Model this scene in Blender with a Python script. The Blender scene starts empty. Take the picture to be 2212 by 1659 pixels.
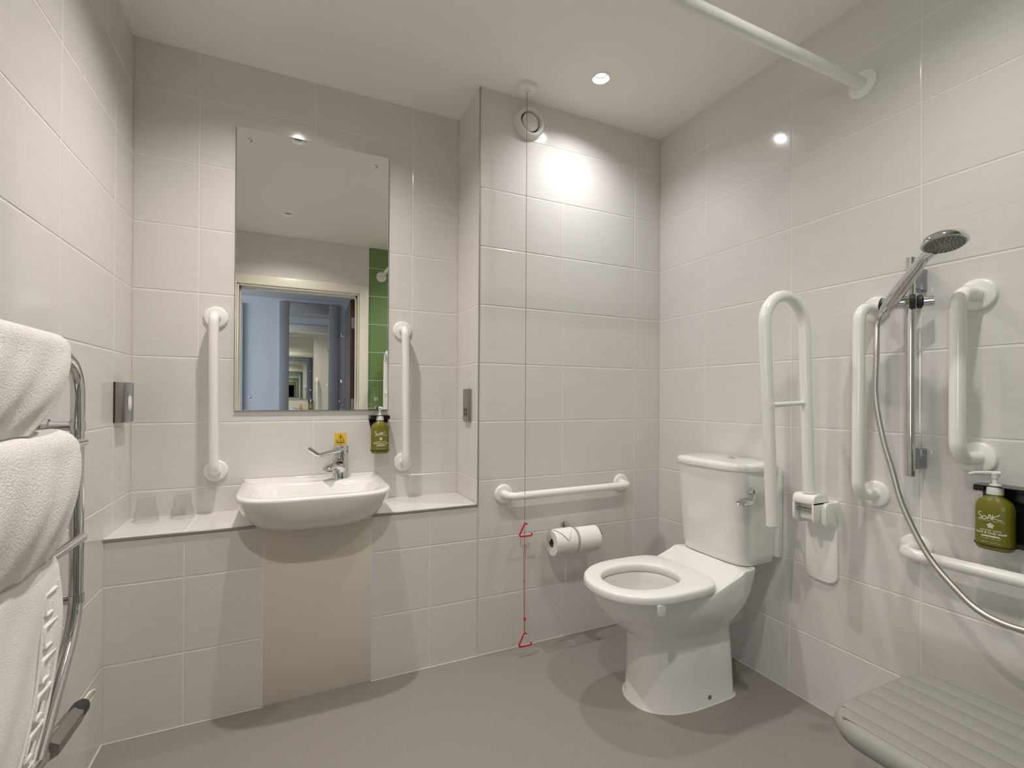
import bpy, bmesh, math, random
from math import pi, sin, cos, sqrt, radians
from mathutils import Vector, Matrix
random.seed(7)
S = bpy.context.scene
COL = S.collection

# ------------------------------------------------------------------ camera, light, exposure
F_PX, CX, CY = 1036.5, 1106.0, 853.955
YAW, PITCH, ROLL = .4353, .0041, .0057
cam_d = bpy.data.cameras.new('camera'); cam = bpy.data.objects.new('camera', cam_d); COL.objects.link(cam)
fw = Vector((sin(YAW)*cos(PITCH), cos(YAW)*cos(PITCH), sin(PITCH)))
rt = Vector((cos(YAW), -sin(YAW), 0)); up = rt.cross(fw)
r2 = rt*cos(ROLL)+up*sin(ROLL); u2 = up*cos(ROLL)-rt*sin(ROLL)
M3 = Matrix((r2, u2, -fw)).transposed()
cam.matrix_world = Matrix.Translation((-1.7363, -1.9297, 1.1111)) @ M3.to_4x4()
cam_d.sensor_width = 36; cam_d.sensor_fit = 'HORIZONTAL'; cam_d.lens = F_PX/2212*36
cam_d.shift_x = 0.0; cam_d.shift_y = (CY-829.5)/2212
cam_d.clip_start = .02; cam_d.clip_end = 50
S.camera = cam

S.view_settings.view_transform = 'Standard'; S.view_settings.look = 'None'
S.view_settings.gamma = 1; S.view_settings.use_curve_mapping = False
S.view_settings.exposure = -.22
S.cycles.max_bounces = 14; S.cycles.diffuse_bounces = 8; S.cycles.glossy_bounces = 12
S.cycles.transmission_bounces = 10; S.cycles.transparent_max_bounces = 10
S.cycles.sample_clamp_indirect = 6.0
S.cycles.caustics_reflective = False; S.cycles.caustics_refractive = False
S.cycles.use_denoising = True

world = bpy.data.worlds.new('world'); S.world = world; world.use_nodes = True
world.node_tree.nodes['Background'].inputs[0].default_value = (.55, .7, 1, 1)
world.node_tree.nodes['Background'].inputs[1].default_value = .05

H = 2.45
REC = .020   # the lamps sit this deep in their recesses
LIGHTS = [(-.56, -.266, (1, .985, .98), 6.8), (-1.70, -.275, (1, .925, .86), 15.5),
          (-.60, -1.42, (1, .94, .89), 9), (-1.75, -1.43, (1, .925, .86), 15)]
for (x, y, c, p) in LIGHTS:
    d = bpy.data.lights.new('downlight_lamp', 'AREA'); d.shape = 'DISK'; d.size = .048; d.energy = p; d.color = c; d.spread = radians(150)
    o = bpy.data.objects.new('downlight_lamp', d); o.location = (x, y, H+REC); COL.objects.link(o)
d = bpy.data.lights.new('corridor_daylight', 'AREA'); d.shape = 'RECTANGLE'; d.size = 1.0; d.size_y = 1.6
d.energy = 70; d.color = (.92, .96, 1)
o = bpy.data.objects.new('corridor_daylight', d); o.location = (-3.85, -2.75, 1.3)
o.rotation_euler = (0, radians(-90), 0); COL.objects.link(o)
d = bpy.data.lights.new('corridor_lamp', 'SPOT'); d.energy = 3; d.color = (1, .85, .75); d.spot_size = radians(140); d.shadow_soft_size = .04
o = bpy.data.objects.new('corridor_lamp', d); o.location = (-.6, -2.75, 2.17); COL.objects.link(o)

# ------------------------------------------------------------------ materials
def mat(name, color, rough=.5, metal=0, coat=0, spec=.5, **kw):
    m = bpy.data.materials.new(name); m.use_nodes = True
    b = m.node_tree.nodes['Principled BSDF']
    b.inputs['Base Color'].default_value = (*color, 1); b.inputs['Roughness'].default_value = rough
    b.inputs['Metallic'].default_value = metal; b.inputs['Coat Weight'].default_value = coat
    b.inputs['Specular IOR Level'].default_value = spec
    for k, v in kw.items(): b.inputs[k.replace('_', ' ')].default_value = v
    return m
def nodes(m): return m.node_tree.nodes, m.node_tree.links, m.node_tree.nodes['Principled BSDF']
def add_noise(m, scale=(1, 1, 1), nscale=5, detail=3, bump=.1, dist=.001, colvar=None, coord='Object', rnd=False, rough=.5):
    N, L, b = nodes(m)
    tc = N.new('ShaderNodeTexCoord'); mp = N.new('ShaderNodeMapping'); mp.inputs['Scale'].default_value = scale
    L.new(tc.outputs[coord], mp.inputs['Vector'])
    if rnd:
        oi = N.new('ShaderNodeObjectInfo'); mu = N.new('ShaderNodeMath'); mu.operation = 'MULTIPLY'; mu.inputs[1].default_value = 37.0
        L.new(oi.outputs['Random'], mu.inputs[0]); L.new(mu.outputs[0], mp.inputs['Location'])
    n = N.new('ShaderNodeTexNoise'); n.inputs['Scale'].default_value = nscale; n.inputs['Detail'].default_value = detail; n.inputs['Roughness'].default_value = rough
    L.new(mp.outputs[0], n.inputs['Vector'])
    if bump:
        bp = N.new('ShaderNodeBump'); bp.inputs['Strength'].default_value = bump; bp.inputs['Distance'].default_value = dist
        L.new(n.outputs['Fac'], bp.inputs['Height']); L.new(bp.outputs[0], b.inputs['Normal'])
    if colvar:
        c1, c2, lo, hi = colvar
        r = N.new('ShaderNodeValToRGB'); r.color_ramp.elements[0].position = lo; r.color_ramp.elements[1].position = hi
        r.color_ramp.elements[0].color = (*c1, 1); r.color_ramp.elements[1].color = (*c2, 1)
        L.new(n.outputs['Fac'], r.inputs['Fac']); L.new(r.outputs[0], b.inputs['Base Color'])
    return m
M = {}
M['tile'] = add_noise(mat('white_ribbed_tile', (.7, .69, .67), .11, spec=.45), (2.0, 2.0, 240), 2.4, 3, .07, .0004,
                      ((.668, .650, .630), (.710, .693, .673), .36, .62), rnd=True)
M['green'] = add_noise(mat('green_ribbed_tile', (.13, .27, .08), .13), (2.2, 2.2, 150), 2.2, 3, .3, .0006,
                       ((.13, .215, .072), (.17, .27, .10), .36, .62), rnd=True)
M['ledge'] = add_noise(mat('ledge_tile', (.72, .71, .69), .12), (2.2, 90, 2.2), 2.2, 3, .2, .0005, ((.68, .67, .65), (.73, .72, .70), .36, .6), rnd=True)
M['grout'] = mat('pale_grout', (.80, .76, .72), .8)
M['sealant'] = mat('sealant', (.66, .62, .56), .4)
M['ceil'] = add_noise(mat('ceiling_paint', (.90, .87, .83), .8), (1, 1, 1), 60, 2, .03, .0005)
M['floor'] = add_noise(mat('grey_vinyl', (.25, .22, .2), .42, spec=.4), (1, 1, 1), 420, 3, .07, .0005,
                       ((.19, .175, .16), (.345, .322, .30), .38, .62), rough=.75)
M['white'] = mat('white_coated_steel', (.85, .835, .81), .2, coat=.3)
M['plastic'] = mat('white_plastic', (.84, .825, .79), .35)
M['ceramic'] = mat('white_ceramic', (.81, .80, .78), .07, coat=.5)
M['seat'] = mat('white_seat_plastic', (.80, .785, .77), .22)
M['chrome'] = mat('chrome', (.72, .72, .73), .06, 1)
M['dchrome'] = mat('dark_chrome', (.34, .36, .39), .12, 1)
M['steel'] = mat('brushed_steel', (.40, .375, .35), .33, 1)
M['trim'] = mat('brushed_edge_trim', (.40, .36, .32), .45, .6)
M['mirror'] = mat('mirror_glass', (.87, .89, .86), .0, 1)
M['medge'] = mat('mirror_edge', (.16, .18, .15), .3, .3)
M['panel'] = mat('cream_panel', (.70, .65, .565), .38)
M['black'] = mat('black_gloss', (.012, .012, .013), .18)
M['rubber'] = mat('black_rubber', (.02, .02, .022), .5)
M['olive'] = mat('olive_bottle', (.155, .145, .010), .30, Subsurface_Weight=.0)
M['purple'] = mat('dark_purple_bottle', (.018, .006, .024), .3)
M['print'] = mat('pale_print', (.62, .62, .52), .5)
M['cap'] = mat('bottle_cap', (.74, .73, .71), .4)
M['red'] = mat('red_plastic', (.52, .015, .018), .3)
M['cord'] = mat('red_cord', (.40, .07, .06), .7)
M['yellow'] = mat('yellow_sticker', (.80, .52, .05), .45)
M['ink'] = mat('black_ink', (.02, .016, .01), .5)
M['paper'] = add_noise(mat('tissue_paper', (.84, .815, .775), .95), (1, 1, 1), 180, 3, .35, .001)
M['cardb'] = mat('cardboard', (.30, .24, .18), .9)
M['towel'] = add_noise(mat('white_towelling', (.84, .81, .76), 1.0, Sheen_Weight=.35), (1, 1, 1.3), 200, 4, 1.0, .006,
                       ((.86, .84, .80), (.97, .955, .925), .38, .56), rough=.7)
M['emboss'] = add_noise(mat('white_bath_mat', (.86, .83, .79), 1.0, Sheen_Weight=.3), (1, 1, 1), 420, 4, .8, .003,
                        ((.84, .82, .78), (.95, .93, .90), .36, .6), rough=.7)
M['gseat'] = add_noise(mat('grey_foam_seat', (.265, .258, .230), .62), (1, 1, 1), 520, 2, .3, .0008)
M['water'] = mat('water', (.42, .41, .38), .02, coat=.5)
M['cream'] = mat('cream_gloss_paint', (.76, .73, .64), .35)
M['blue'] = mat('corridor_paint', (.55, .585, .65), .7)
M['greywood'] = mat('grey_painted_wood', (.27, .28, .295), .5); M['cceil'] = mat('corridor_ceiling', (.36, .355, .36), .8)
M['doorface'] = mat('dark_door_face', (.05, .043, .045), .5, spec=.3)
M['dooredge'] = add_noise(mat('dark_brown_veneer', (.05, .018, .008), .45), (1, 1, .1), 40, 3, .1, .001, ((.035, .012, .006), (.075, .028, .013), .4, .6))
M['carpet'] = mat('corridor_carpet', (.10, .09, .10), .95)
M['hose'] = None
m = mat('satin_hose', (.56, .545, .53), .38, 1); M['hose'] = m
m = mat('drinking_glass', (1, 1, 1), .0, Transmission_Weight=1.0, IOR=1.45); M['glass'] = m
N, L_, b = nodes(m); tr_ = N.new('ShaderNodeBsdfTransparent'); tr_.inputs[0].default_value = (.975, .98, .976, 1); mx_ = N.new('ShaderNodeMixShader'); gl_ = N.new('ShaderNodeBsdfGlossy'); gl_.inputs['Roughness'].default_value = .02
fz_ = N.new('ShaderNodeLayerWeight'); fz_.inputs[0].default_value = .5; pw_ = N.new('ShaderNodeMath'); pw_.operation = 'POWER'; pw_.inputs[1].default_value = 3.5; ad_ = N.new('ShaderNodeMath'); ad_.operation = 'MULTIPLY_ADD'; ad_.inputs[1].default_value = .5; ad_.inputs[2].default_value = .03
L_.new(fz_.outputs['Facing'], pw_.inputs[0]); L_.new(pw_.outputs[0], ad_.inputs[0]); L_.new(ad_.outputs[0], mx_.inputs[0])
L_.new(tr_.outputs[0], mx_.inputs[1]); L_.new(gl_.outputs[0], mx_.inputs[2]); L_.new(mx_.outputs[0], N['Material Output'].inputs['Surface'])
m = bpy.data.materials.new('lamp_glow'); m.use_nodes = True
b = m.node_tree.nodes['Principled BSDF']; b.inputs['Emission Color'].default_value = (1, .97, .92, 1); b.inputs['Emission Strength'].default_value = 1
M['lamp'] = m; M['baffle'] = mat('lamp_baffle_dimmed', (.0008, .0008, .0008), .9, spec=0); M['baffle_glare'] = mat('lamp_baffle_glare', (.25, .245, .24), .5)  # one baffle in two tones: near-black kills lamp glow, pale paints in glare
m = mat('cream_cord', (.72, .70, .55), .4); M['loop'] = m
m = mat('tissue_white', (.85, .83, .80), .9); M['tissue'] = m
m = mat('nozzle_grey', (.24, .235, .225), .35); M['nozzle'] = m
m = mat('nozzle_tip', (.13, .13, .125), .5); M['tip'] = m
m = mat('white_vent', (.72, .71, .67), .4); M['vent'] = m

# ------------------------------------------------------------------ helpers
def finish(name, bm, m, parent=None, smooth=40, link=True):
    bmesh.ops.remove_doubles(bm, verts=bm.verts, dist=1e-6)
    bmesh.ops.recalc_face_normals(bm, faces=bm.faces)
    me = bpy.data.meshes.new(name); bm.to_mesh(me); bm.free()
    me.materials.append(m)
    if smooth:
        for p in me.polygons: p.use_smooth = True
        me.set_sharp_from_angle(angle=radians(smooth))
    o = bpy.data.objects.new(name, me)
    if link: COL.objects.link(o)
    if parent: o.parent = parent
    return o
def tag(o, label, cat, group=None):
    o['label'] = label; o['category'] = cat
    if group: o['group'] = group
    return o
def thing(name, label, cat, loc=(0, 0, 0), rz=0, group=None):
    o = bpy.data.objects.new(name, None); o.empty_display_size = .05; COL.objects.link(o)
    o.location = loc; o.rotation_euler = (0, 0, rz)
    return tag(o, label, cat, group)
def struct(o): o['kind'] = 'structure'; return o
def box(bm, x0, x1, y0, y1, z0, z1, bev=0, seg=2, only=None):
    vs = [bm.verts.new((x, y, z)) for x in (x0, x1) for y in (y0, y1) for z in (z0, z1)]
    fs = [(0, 1, 3, 2), (4, 6, 7, 5), (0, 4, 5, 1), (2, 3, 7, 6), (0, 2, 6, 4), (1, 5, 7, 3)]
    faces = [bm.faces.new([vs[i] for i in f]) for f in fs]
    if bev:
        es = list({e for f in faces for e in f.edges})
        if only: es = [e for e in es if only(e)]
        bmesh.ops.bevel(bm, geom=es, offset=bev, segments=seg, affect='EDGES', profile=.5)
    return bm
def bx(*a, **k): return box(bmesh.new(), *a, **k)
def fillet(pts, rad, n=8):
    pts = [Vector(p) for p in pts]
    if not isinstance(rad, (list, tuple)): rad = [rad]*len(pts)
    out = [pts[0]]
    for i in range(1, len(pts)-1):
        a, b, c = pts[i-1], pts[i], pts[i+1]; r = rad[i]
        if r <= 0: out.append(b); continue
        d1 = (a-b).normalized(); d2 = (c-b).normalized(); ang = d1.angle(d2)
        t = min(r/math.tan(ang/2), (a-b).length*.49, (c-b).length*.49); r_ = t*math.tan(ang/2)
        p1 = b+d1*t; p2 = b+d2*t; cen = b+(d1+d2).normalized()*(r_/sin(ang/2))
        v1 = p1-cen; v2 = p2-cen; w = v1.angle(v2)
        for k in range(n+1):
            s = k/n; out.append(cen+(v1*sin((1-s)*w)+v2*sin(s*w))/sin(w))
    out.append(pts[-1]); return out
def catmull(pts, n=8):
    P = [Vector(p) for p in pts]; P = [P[0]*2-P[1]]+P+[P[-1]*2-P[-2]]; out = []
    for i in range(1, len(P)-2):
        for k in range(n):
            t = k/n; a, b, c, d = P[i-1:i+3]
            out.append(.5*((2*b)+(c-a)*t+(2*a-5*b+4*c-d)*t*t+(3*b-a-3*c+d)*t**3))
    out.append(P[-2]); return out
def sweep(bm, path, r, n=16, closed=False, caps=True, flat=1.0):
    path = [Vector(p) for p in path]; m_ = len(path)
    if not callable(r): rr = r; r = lambda i: rr
    T = []
    for i in range(m_):
        a = path[(i-1) % m_] if (closed or i > 0) else path[i]; b_ = path[(i+1) % m_] if (closed or i < m_-1) else path[i]
        T.append((b_-a).normalized())
    ref = Vector((0, 0, 1)) if abs(T[0].z) < .9 else Vector((1, 0, 0))
    N_ = (ref-T[0]*ref.dot(T[0])).normalized(); rings = []
    for i in range(m_):
        if i: N_ = (N_-T[i]*N_.dot(T[i])).normalized()
        B = T[i].cross(N_)
        rings.append([bm.verts.new(path[i]+(N_*cos(2*pi*k/n)+B*sin(2*pi*k/n)*flat)*r(i)) for k in range(n)])
    for i in range(m_ if closed else m_-1):
        A, B_ = rings[i], rings[(i+1) % m_]
        for k in range(n): bm.faces.new((A[k], A[(k+1) % n], B_[(k+1) % n], B_[k]))
    if caps and not closed: bm.faces.new(rings[0][::-1]); bm.faces.new(rings[-1])
    return bm
def tube(*a, **k): return sweep(bmesh.new(), *a, **k)
def lathe(bm, prof, origin=(0, 0, 0), axis=(0, 0, 1), n=32, cap=True, squash=(1, 1)):
    ax = Vector(axis).normalized(); ref = Vector((1, 0, 0)) if abs(ax.x) < .9 else Vector((0, 1, 0))
    U = (ref-ax*ref.dot(ax)).normalized(); V = ax.cross(U); O = Vector(origin); rings = []
    for (r, h) in prof:
        if r < 1e-6: rings.append([bm.verts.new(O+ax*h)])
        else: rings.append([bm.verts.new(O+ax*h+(U*cos(2*pi*k/n)*squash[0]+V*sin(2*pi*k/n)*squash[1])*r) for k in range(n)])
    for A, B in zip(rings, rings[1:]):
        for k in range(n):
            k2 = (k+1) % n
            if len(A) == 1 and len(B) == 1: continue
            if len(A) == 1: bm.faces.new((A[0], B[k2], B[k]))
            elif len(B) == 1: bm.faces.new((A[k], A[k2], B[0]))
            else: bm.faces.new((A[k], A[k2], B[k2], B[k]))
    if cap:
        if len(rings[0]) > 1: bm.faces.new(rings[0][::-1])
        if len(rings[-1]) > 1: bm.faces.new(rings[-1])
    return bm
def lat(*a, **k): return lathe(bmesh.new(), *a, **k)
def loft(bm, rings, cap0=True, cap1=True):
    R = [[bm.verts.new(p) for p in r] for r in rings]; n = len(R[0])
    for A, B in zip(R, R[1:]):
        for k in range(n): bm.faces.new((A[k], A[(k+1) % n], B[(k+1) % n], B[k]))
    if cap0: bm.faces.new(R[0][::-1])
    if cap1: bm.faces.new(R[-1])
    return bm
def sup(cx, cy, af, ar, w, nf, nr, z, n=72):
    """closed outline: front half (+x) semi-axis af exponent nf, rear half ar/nr, half width w"""
    out = []
    for k in range(n):
        t = 2*pi*k/n; c, s = cos(t), sin(t); e = nf if c >= 0 else nr; a = af if c >= 0 else ar
        out.append((cx+a*math.copysign(abs(c)**(2/e), c), cy+w*math.copysign(abs(s)**(2/e), s), z))
    return out
def prism(bm, pts2, plane, a, b, bev=0, seg=2):
    """extrude 2-D outline; plane 'xz' -> along y, 'yz' -> along x, 'xy' -> along z"""
    f = {'xz': lambda p, t: (p[0], t, p[1]), 'yz': lambda p, t: (t, p[0], p[1]), 'xy': lambda p, t: (p[0], p[1], t)}[plane]
    A = [bm.verts.new(f(p, a)) for p in pts2]; B = [bm.verts.new(f(p, b)) for p in pts2]; n = len(A)
    fa = bm.faces.new(A[::-1]); fb = bm.faces.new(B)
    for k in range(n): bm.faces.new((A[k], A[(k+1) % n], B[(k+1) % n], B[k]))
    if bev:
        es = list(set(fa.edges) | set(fb.edges)); bmesh.ops.bevel(bm, geom=es, offset=bev, segments=seg, affect='EDGES', profile=.5)
    return bm
def rrect(x0, x1, y0, y1, r, n=5):
    if not isinstance(r, (list, tuple)): r = [r]*4
    out = []
    for (cx, cy, a0, rr) in ((x1-r[0], y1-r[0], 0, r[0]), (x0+r[1], y1-r[1], 90, r[1]), (x0+r[2], y0+r[2], 180, r[2]), (x1-r[3], y0+r[3], 270, r[3])):
        if rr < 1e-5: out.append((cx, cy)); continue
        for k in range(n+1): a = radians(a0+90*k/n); out.append((cx+rr*cos(a), cy+rr*sin(a)))
    return out
def text_mesh(txt, size, bold=0, extrude=.00015, spacing=1.0):
    c = bpy.data.curves.new('t', 'FONT'); c.body = txt; c.size = size; c.extrude = extrude; c.offset = bold
    c.align_x = 'CENTER'; c.align_y = 'CENTER'; c.resolution_u = 3; c.space_character = spacing
    o = bpy.data.objects.new('t', c); COL.objects.link(o)
    dg = bpy.context.evaluated_depsgraph_get(); me = bpy.data.meshes.new_from_object(o.evaluated_get(dg))
    bm = bmesh.new(); bm.from_mesh(me); bpy.data.objects.remove(o); bpy.data.curves.remove(c); bpy.data.meshes.remove(me)
    return bm

# ------------------------------------------------------------------ room measures
EDGE, D, L, YB, YC = -.998, .2814, -2.2689, -1.98, -3.46
ROWS = [0]+[.2475+.2525*i for i in range(9)]+[H]
G = .0036
tile_cache = {}
def tile_mesh(w, h, m):
    key = (round(w, 3), round(h, 3), m.name)
    if key not in tile_cache:
        w_, h_ = w-G, h-G; b = .0022
        bm = bmesh.new()
        P = lambda x, y, z: bm.verts.new((x, y, z))
        F_ = [P(sx*(w_/2-b), 0, sz*(h_/2-b)) for sx, sz in ((-1, -1), (1, -1), (1, 1), (-1, 1))]
        E_ = [P(sx*w_/2, b*.5, sz*h_/2) for sx, sz in ((-1, -1), (1, -1), (1, 1), (-1, 1))]
        B_ = [P(sx*w_/2, .0045, sz*h_/2) for sx, sz in ((-1, -1), (1, -1), (1, 1), (-1, 1))]
        bm.faces.new(F_); bm.faces.new(B_[::-1])
        for A, C_ in ((F_, E_), (E_, B_)):
            for k in range(4): bm.faces.new((A[k], C_[k], C_[(k+1) % 4], A[(k+1) % 4]))
        bmesh.ops.recalc_face_normals(bm, faces=bm.faces)
        me = bpy.data.meshes.new('tile'); bm.to_mesh(me); bm.free(); me.materials.append(m); tile_cache[key] = me
    return tile_cache[key]
def add_tiles(parent, org, udir, ucols, rows, m, holes=()):
    """tiles face the room; org = world point of u=0,z=0 on the tile face; udir = world direction of u with face normal = udir x z (outwards to the room is +n)"""
    u = Vector(udir); rz = math.atan2(u.y, u.x)
    for a, b in zip(ucols, ucols[1:]):
        for c, d_ in zip(rows, rows[1:]):
            rects = [(a, b, c, d_)]
            for (h0, h1, k0, k1) in holes:
                new = []
                for (p, q, r_, s_) in rects:
                    if q <= h0+.003 or p >= h1-.003 or s_ <= k0+.003 or r_ >= k1-.003: new.append((p, q, r_, s_)); continue
                    if p < h0: new.append((p, h0, r_, s_))
                    if q > h1: new.append((h1, q, r_, s_))
                    if s_ > k1: new.append((max(p, h0), min(q, h1), k1, s_))
                    if r_ < k0: new.append((max(p, h0), min(q, h1), r_, k0))
                rects = new
            for (p, q, r_, s_) in rects:
                if q-p < .02 or s_-r_ < .015: continue
                o = bpy.data.objects.new('tile', tile_mesh(q-p, s_-r_, m)); COL.objects.link(o)
                pos = Vector(org)+u*((p+q)/2); o.location = (pos.x, pos.y, (r_+s_)/2); o.rotation_euler = (0, 0, rz); o.parent = parent
GR = .0012   # grout face lies this far behind the tile face
# floor, ceiling
struct(finish('floor', bx(L-.1, .1, YB-.13, D+.1, -.06, 0), M['floor'], smooth=0))
bm = bmesh.new()   # ceiling slab with a round recess for each downlight
xs = sorted([L-.1, .1]+[x+s_*.06 for x in (-1.725, -.58) for s_ in (-1.2, 1.2)]); ys = sorted([YB, D+.1]+[y+s_*.06 for y in (-.27, -1.425) for s_ in (-1, 1)])
for i in range(5):
    for j in range(5):
        hole = [(x, y) for (x, y, c, p) in LIGHTS if xs[i] < x < xs[i+1] and ys[j] < y < ys[j+1]]
        cs = [(xs[i], ys[j]), (xs[i+1], ys[j]), (xs[i+1], ys[j+1]), (xs[i], ys[j+1])]
        if not hole: bm.faces.new([bm.verts.new((*c, H)) for c in cs]); continue
        hx, hy = hole[0]; n_ = 40; outer = []
        for k in range(n_):
            a = 2*pi*k/n_; dx, dy = cos(a), sin(a); tt = []
            if dx > 1e-9: tt.append((xs[i+1]-hx)/dx)
            if dx < -1e-9: tt.append((xs[i]-hx)/dx)
            if dy > 1e-9: tt.append((ys[j+1]-hy)/dy)
            if dy < -1e-9: tt.append((ys[j]-hy)/dy)
            t_ = min(tt); outer.append((hx+dx*t_, hy+dy*t_, a))
        pts = [(q[0], q[1]) for q in outer]
        ov = [bm.verts.new((q[0], q[1], H)) for q in outer]; iv = [bm.verts.new((hx+.034*cos(q[2]), hy+.034*sin(q[2]), H)) for q in outer]
        for k in range(n_):
            k2 = (k+1) % n_; bm.faces.new((ov[k], ov[k2], iv[k2], iv[k]))
            for (cx_, cy_) in cs:   # fill the square's corners
                a1, a2, ac = outer[k][2], outer[k2][2] if k2 else 2*pi, math.atan2(cy_-hy, cx_-hx) % (2*pi)
                if a1 < ac < a2: bm.faces.new((ov[k], bm.verts.new((cx_, cy_, H)), ov[k2]))
for f in bm.faces: f.normal_update()
bmesh.ops.remove_doubles(bm, verts=bm.verts, dist=1e-5)
top = bx(L-.1, .1, YB, D+.1, H+.055, H+.08); me_ = bpy.data.meshes.new('x'); top.to_mesh(me_); top.free(); bm.from_mesh(me_); bpy.data.meshes.remove(me_)
for q0, q1 in (((L-.1, YB), (.1, YB)), ((.1, YB), (.1, D+.1)), ((.1, D+.1), (L-.1, D+.1)), ((L-.1, D+.1), (L-.1, YB))):
    bm.faces.new([bm.verts.new((*q0, H)), bm.verts.new((*q1, H)), bm.verts.new((*q1, H+.055)), bm.verts.new((*q0, H+.055))])
struct(finish('ceiling', bm, M['ceil'], smooth=0))
# walls (normal toward the room); u axis chosen so that the tile face looks at the room
w = struct(finish('wall_back', bx(EDGE+.01, .08, GR, D+.08, 0, H), M['grout'], smooth=0))
add_tiles(w, (0, 0, 0), (1, 0, 0), [EDGE, -.5805, -.1635, -.0005], ROWS, M['tile'])
w = struct(finish('wall_alcove', bx(L-.08, EDGE+.006, D+GR, D+.08, 0, H), M['grout'], smooth=0))
ARO = [.6515]+ROWS[4:]; ARO[1:1] = [ROWS[3]] if False else []
ARO = [.6515, ROWS[3]]+ROWS[4:] if ROWS[3] > .66 else ARO
add_tiles(w, (0, D, 0), (1, 0, 0), [L, -2.0573, -1.6403, -1.2233, EDGE], ARO, M['tile'])
w = struct(finish('wall_alcove_side', bx(EDGE+GR, EDGE+.05, .0030, D+.002, 0, H), M['grout'], smooth=0))
add_tiles(w, (EDGE, 0, 0), (0, -1, 0), [-D+.0005, -.001], ARO, M['tile'])
w = struct(finish('wall_left', bx(L-.08, L-GR, YB, D+.08, 0, H), M['grout'], smooth=0))
add_tiles(w, (L, 0, 0), (0, 1, 0), [YB, -1.5781, -1.1611, -.7441, -.3271, .0899, D-.0005], ROWS, M['tile'])
w = struct(finish('wall_right', bx(GR, .08, YB, 0, 0, H), M['grout'], smooth=0))
add_tiles(w, (0, 0, 0), (0, -1, 0), [.0005, .2997, .7167, 1.1337, 1.5507, -YB], ROWS, M['tile'])
# door wall with opening
OX0, OX1, OZ = -2.13, -1.165, 2.03
bm = bmesh.new(); box(bm, L-.08, OX0, YB-.12, YB-GR, 0, H); box(bm, OX1, .08, YB-.12, YB-GR, 0, H); box(bm, OX0, OX1, YB-.12, YB-GR, OZ, H)
w = struct(finish('wall_door', bm, M['grout'], smooth=0))
add_tiles(w, (0, YB, 0), (-1, 0, 0), [1.0925, 1.503, 1.92, -L], ROWS, M['tile'], [(1.0925, -L, 0, 2.10)])
add_tiles(w, (0, YB, 0), (-1, 0, 0), [.0005, .2585, .6755, 1.0925], ROWS, M['green'])
# vanity boxing
w = struct(finish('wall_vanity', bx(L, EDGE, GR, .03, 0, .645), M['grout'], smooth=0))
PL, PR = -1.8170, -1.4370
add_tiles(w, (0, 0, 0), (1, 0, 0), [L, -2.0511, PL], [0, .2475, .5, .6435], M['tile'])
add_tiles(w, (0, 0, 0), (1, 0, 0), [PR, -1.2082, EDGE], [0, .2475, .5, .6435], M['tile'])
t = thing('access_panel', 'cream flat panel under the wash basin down to the floor', 'panel', (-1.627, 0, 0))
finish('panel', bx(PL+.0025-t.location.x, PR-.0015-t.location.x, -.001, .0012, .004, .632, bev=.0005), M['panel'], t)
for (x, z) in ((-1.8016, .5556), (-1.4757, .5616)):
    finish('screw_cap', lat([(.008, 0), (.008, .0006), (.007, .001), (0, .0012)], (x-t.location.x, -.001, z), (0, -1, 0), 20), M['panel'], t)
# ledge
t = thing('vanity_ledge', 'white tiled ledge running along the alcove behind the basin', 'shelf', (-1.63, .14, .6515))
LX, LY = 1.63, -.14
BL_, BR_ = -1.839, -1.439
for a, b_ in ((L, BL_), (BR_, EDGE)): finish('ledge_core', bx(a+LX, b_+LX, -.001+LY+.004, D+LY, -.006, -.0015), M['grout'], t, 0)
for a, b_ in ((L, -2.0511), (-2.0511, BL_), (BR_, -1.2082), (-1.2082, EDGE)):
    finish('tile', bx(a+LX+.0012, b_+LX-.0012, .002+LY, D-.001+LY, -.0045, 0, bev=.0012, seg=1), M['ledge'], t, 0)
for a, b_ in ((L+.001, BL_), (BR_, EDGE-.001)):
    finish('edge_trim', bx(a+LX, b_+LX, -.004+LY, .004+LY, -.0085, -.0003, bev=.0008, seg=1), M['trim'], t)
tr = struct(finish('trim_1', bx(EDGE-.003, EDGE+.002, -.0028, .002, .6435, H-.001, bev=.001, seg=1), M['trim'], smooth=0))
# sealant beads where the walls meet the floor, and in the corners
def bead(n, p, q, r=.005):
    struct(finish(n, tube([p, q], r, 8), M['sealant']))
bead('baseboard_back', (PR, -.001, .001), (0, -.001, .001), .0024)
bead('baseboard_back', (L, -.001, .001), (PL, -.001, .001), .0024)
bead('baseboard_left', (L+.001, YB, .001), (L+.001, 0, .001), .0035)
bead('baseboard_right', (-.001, YB, .001), (-.001, 0, .001), .0024)
bead('baseboard_door', (OX1+.08, YB+.001, .001), (0, YB+.001, .001), .0024)
bead('trim_2', (L, 0, .001), (L, 0, .643), .003)
bead('trim_3', (0, 0, 0), (0, 0, H), .0022)
bead('trim_4', (L, D, .652), (L, D, H), .0022)
bead('trim_5', (EDGE, D, .652), (EDGE, D, H), .0022)
bead('trim_6', (L, D, .652), (EDGE, D, .652), .0025)
bead('trim_7', (EDGE, 0, 0), (EDGE, 0, .643), .0016)

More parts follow.
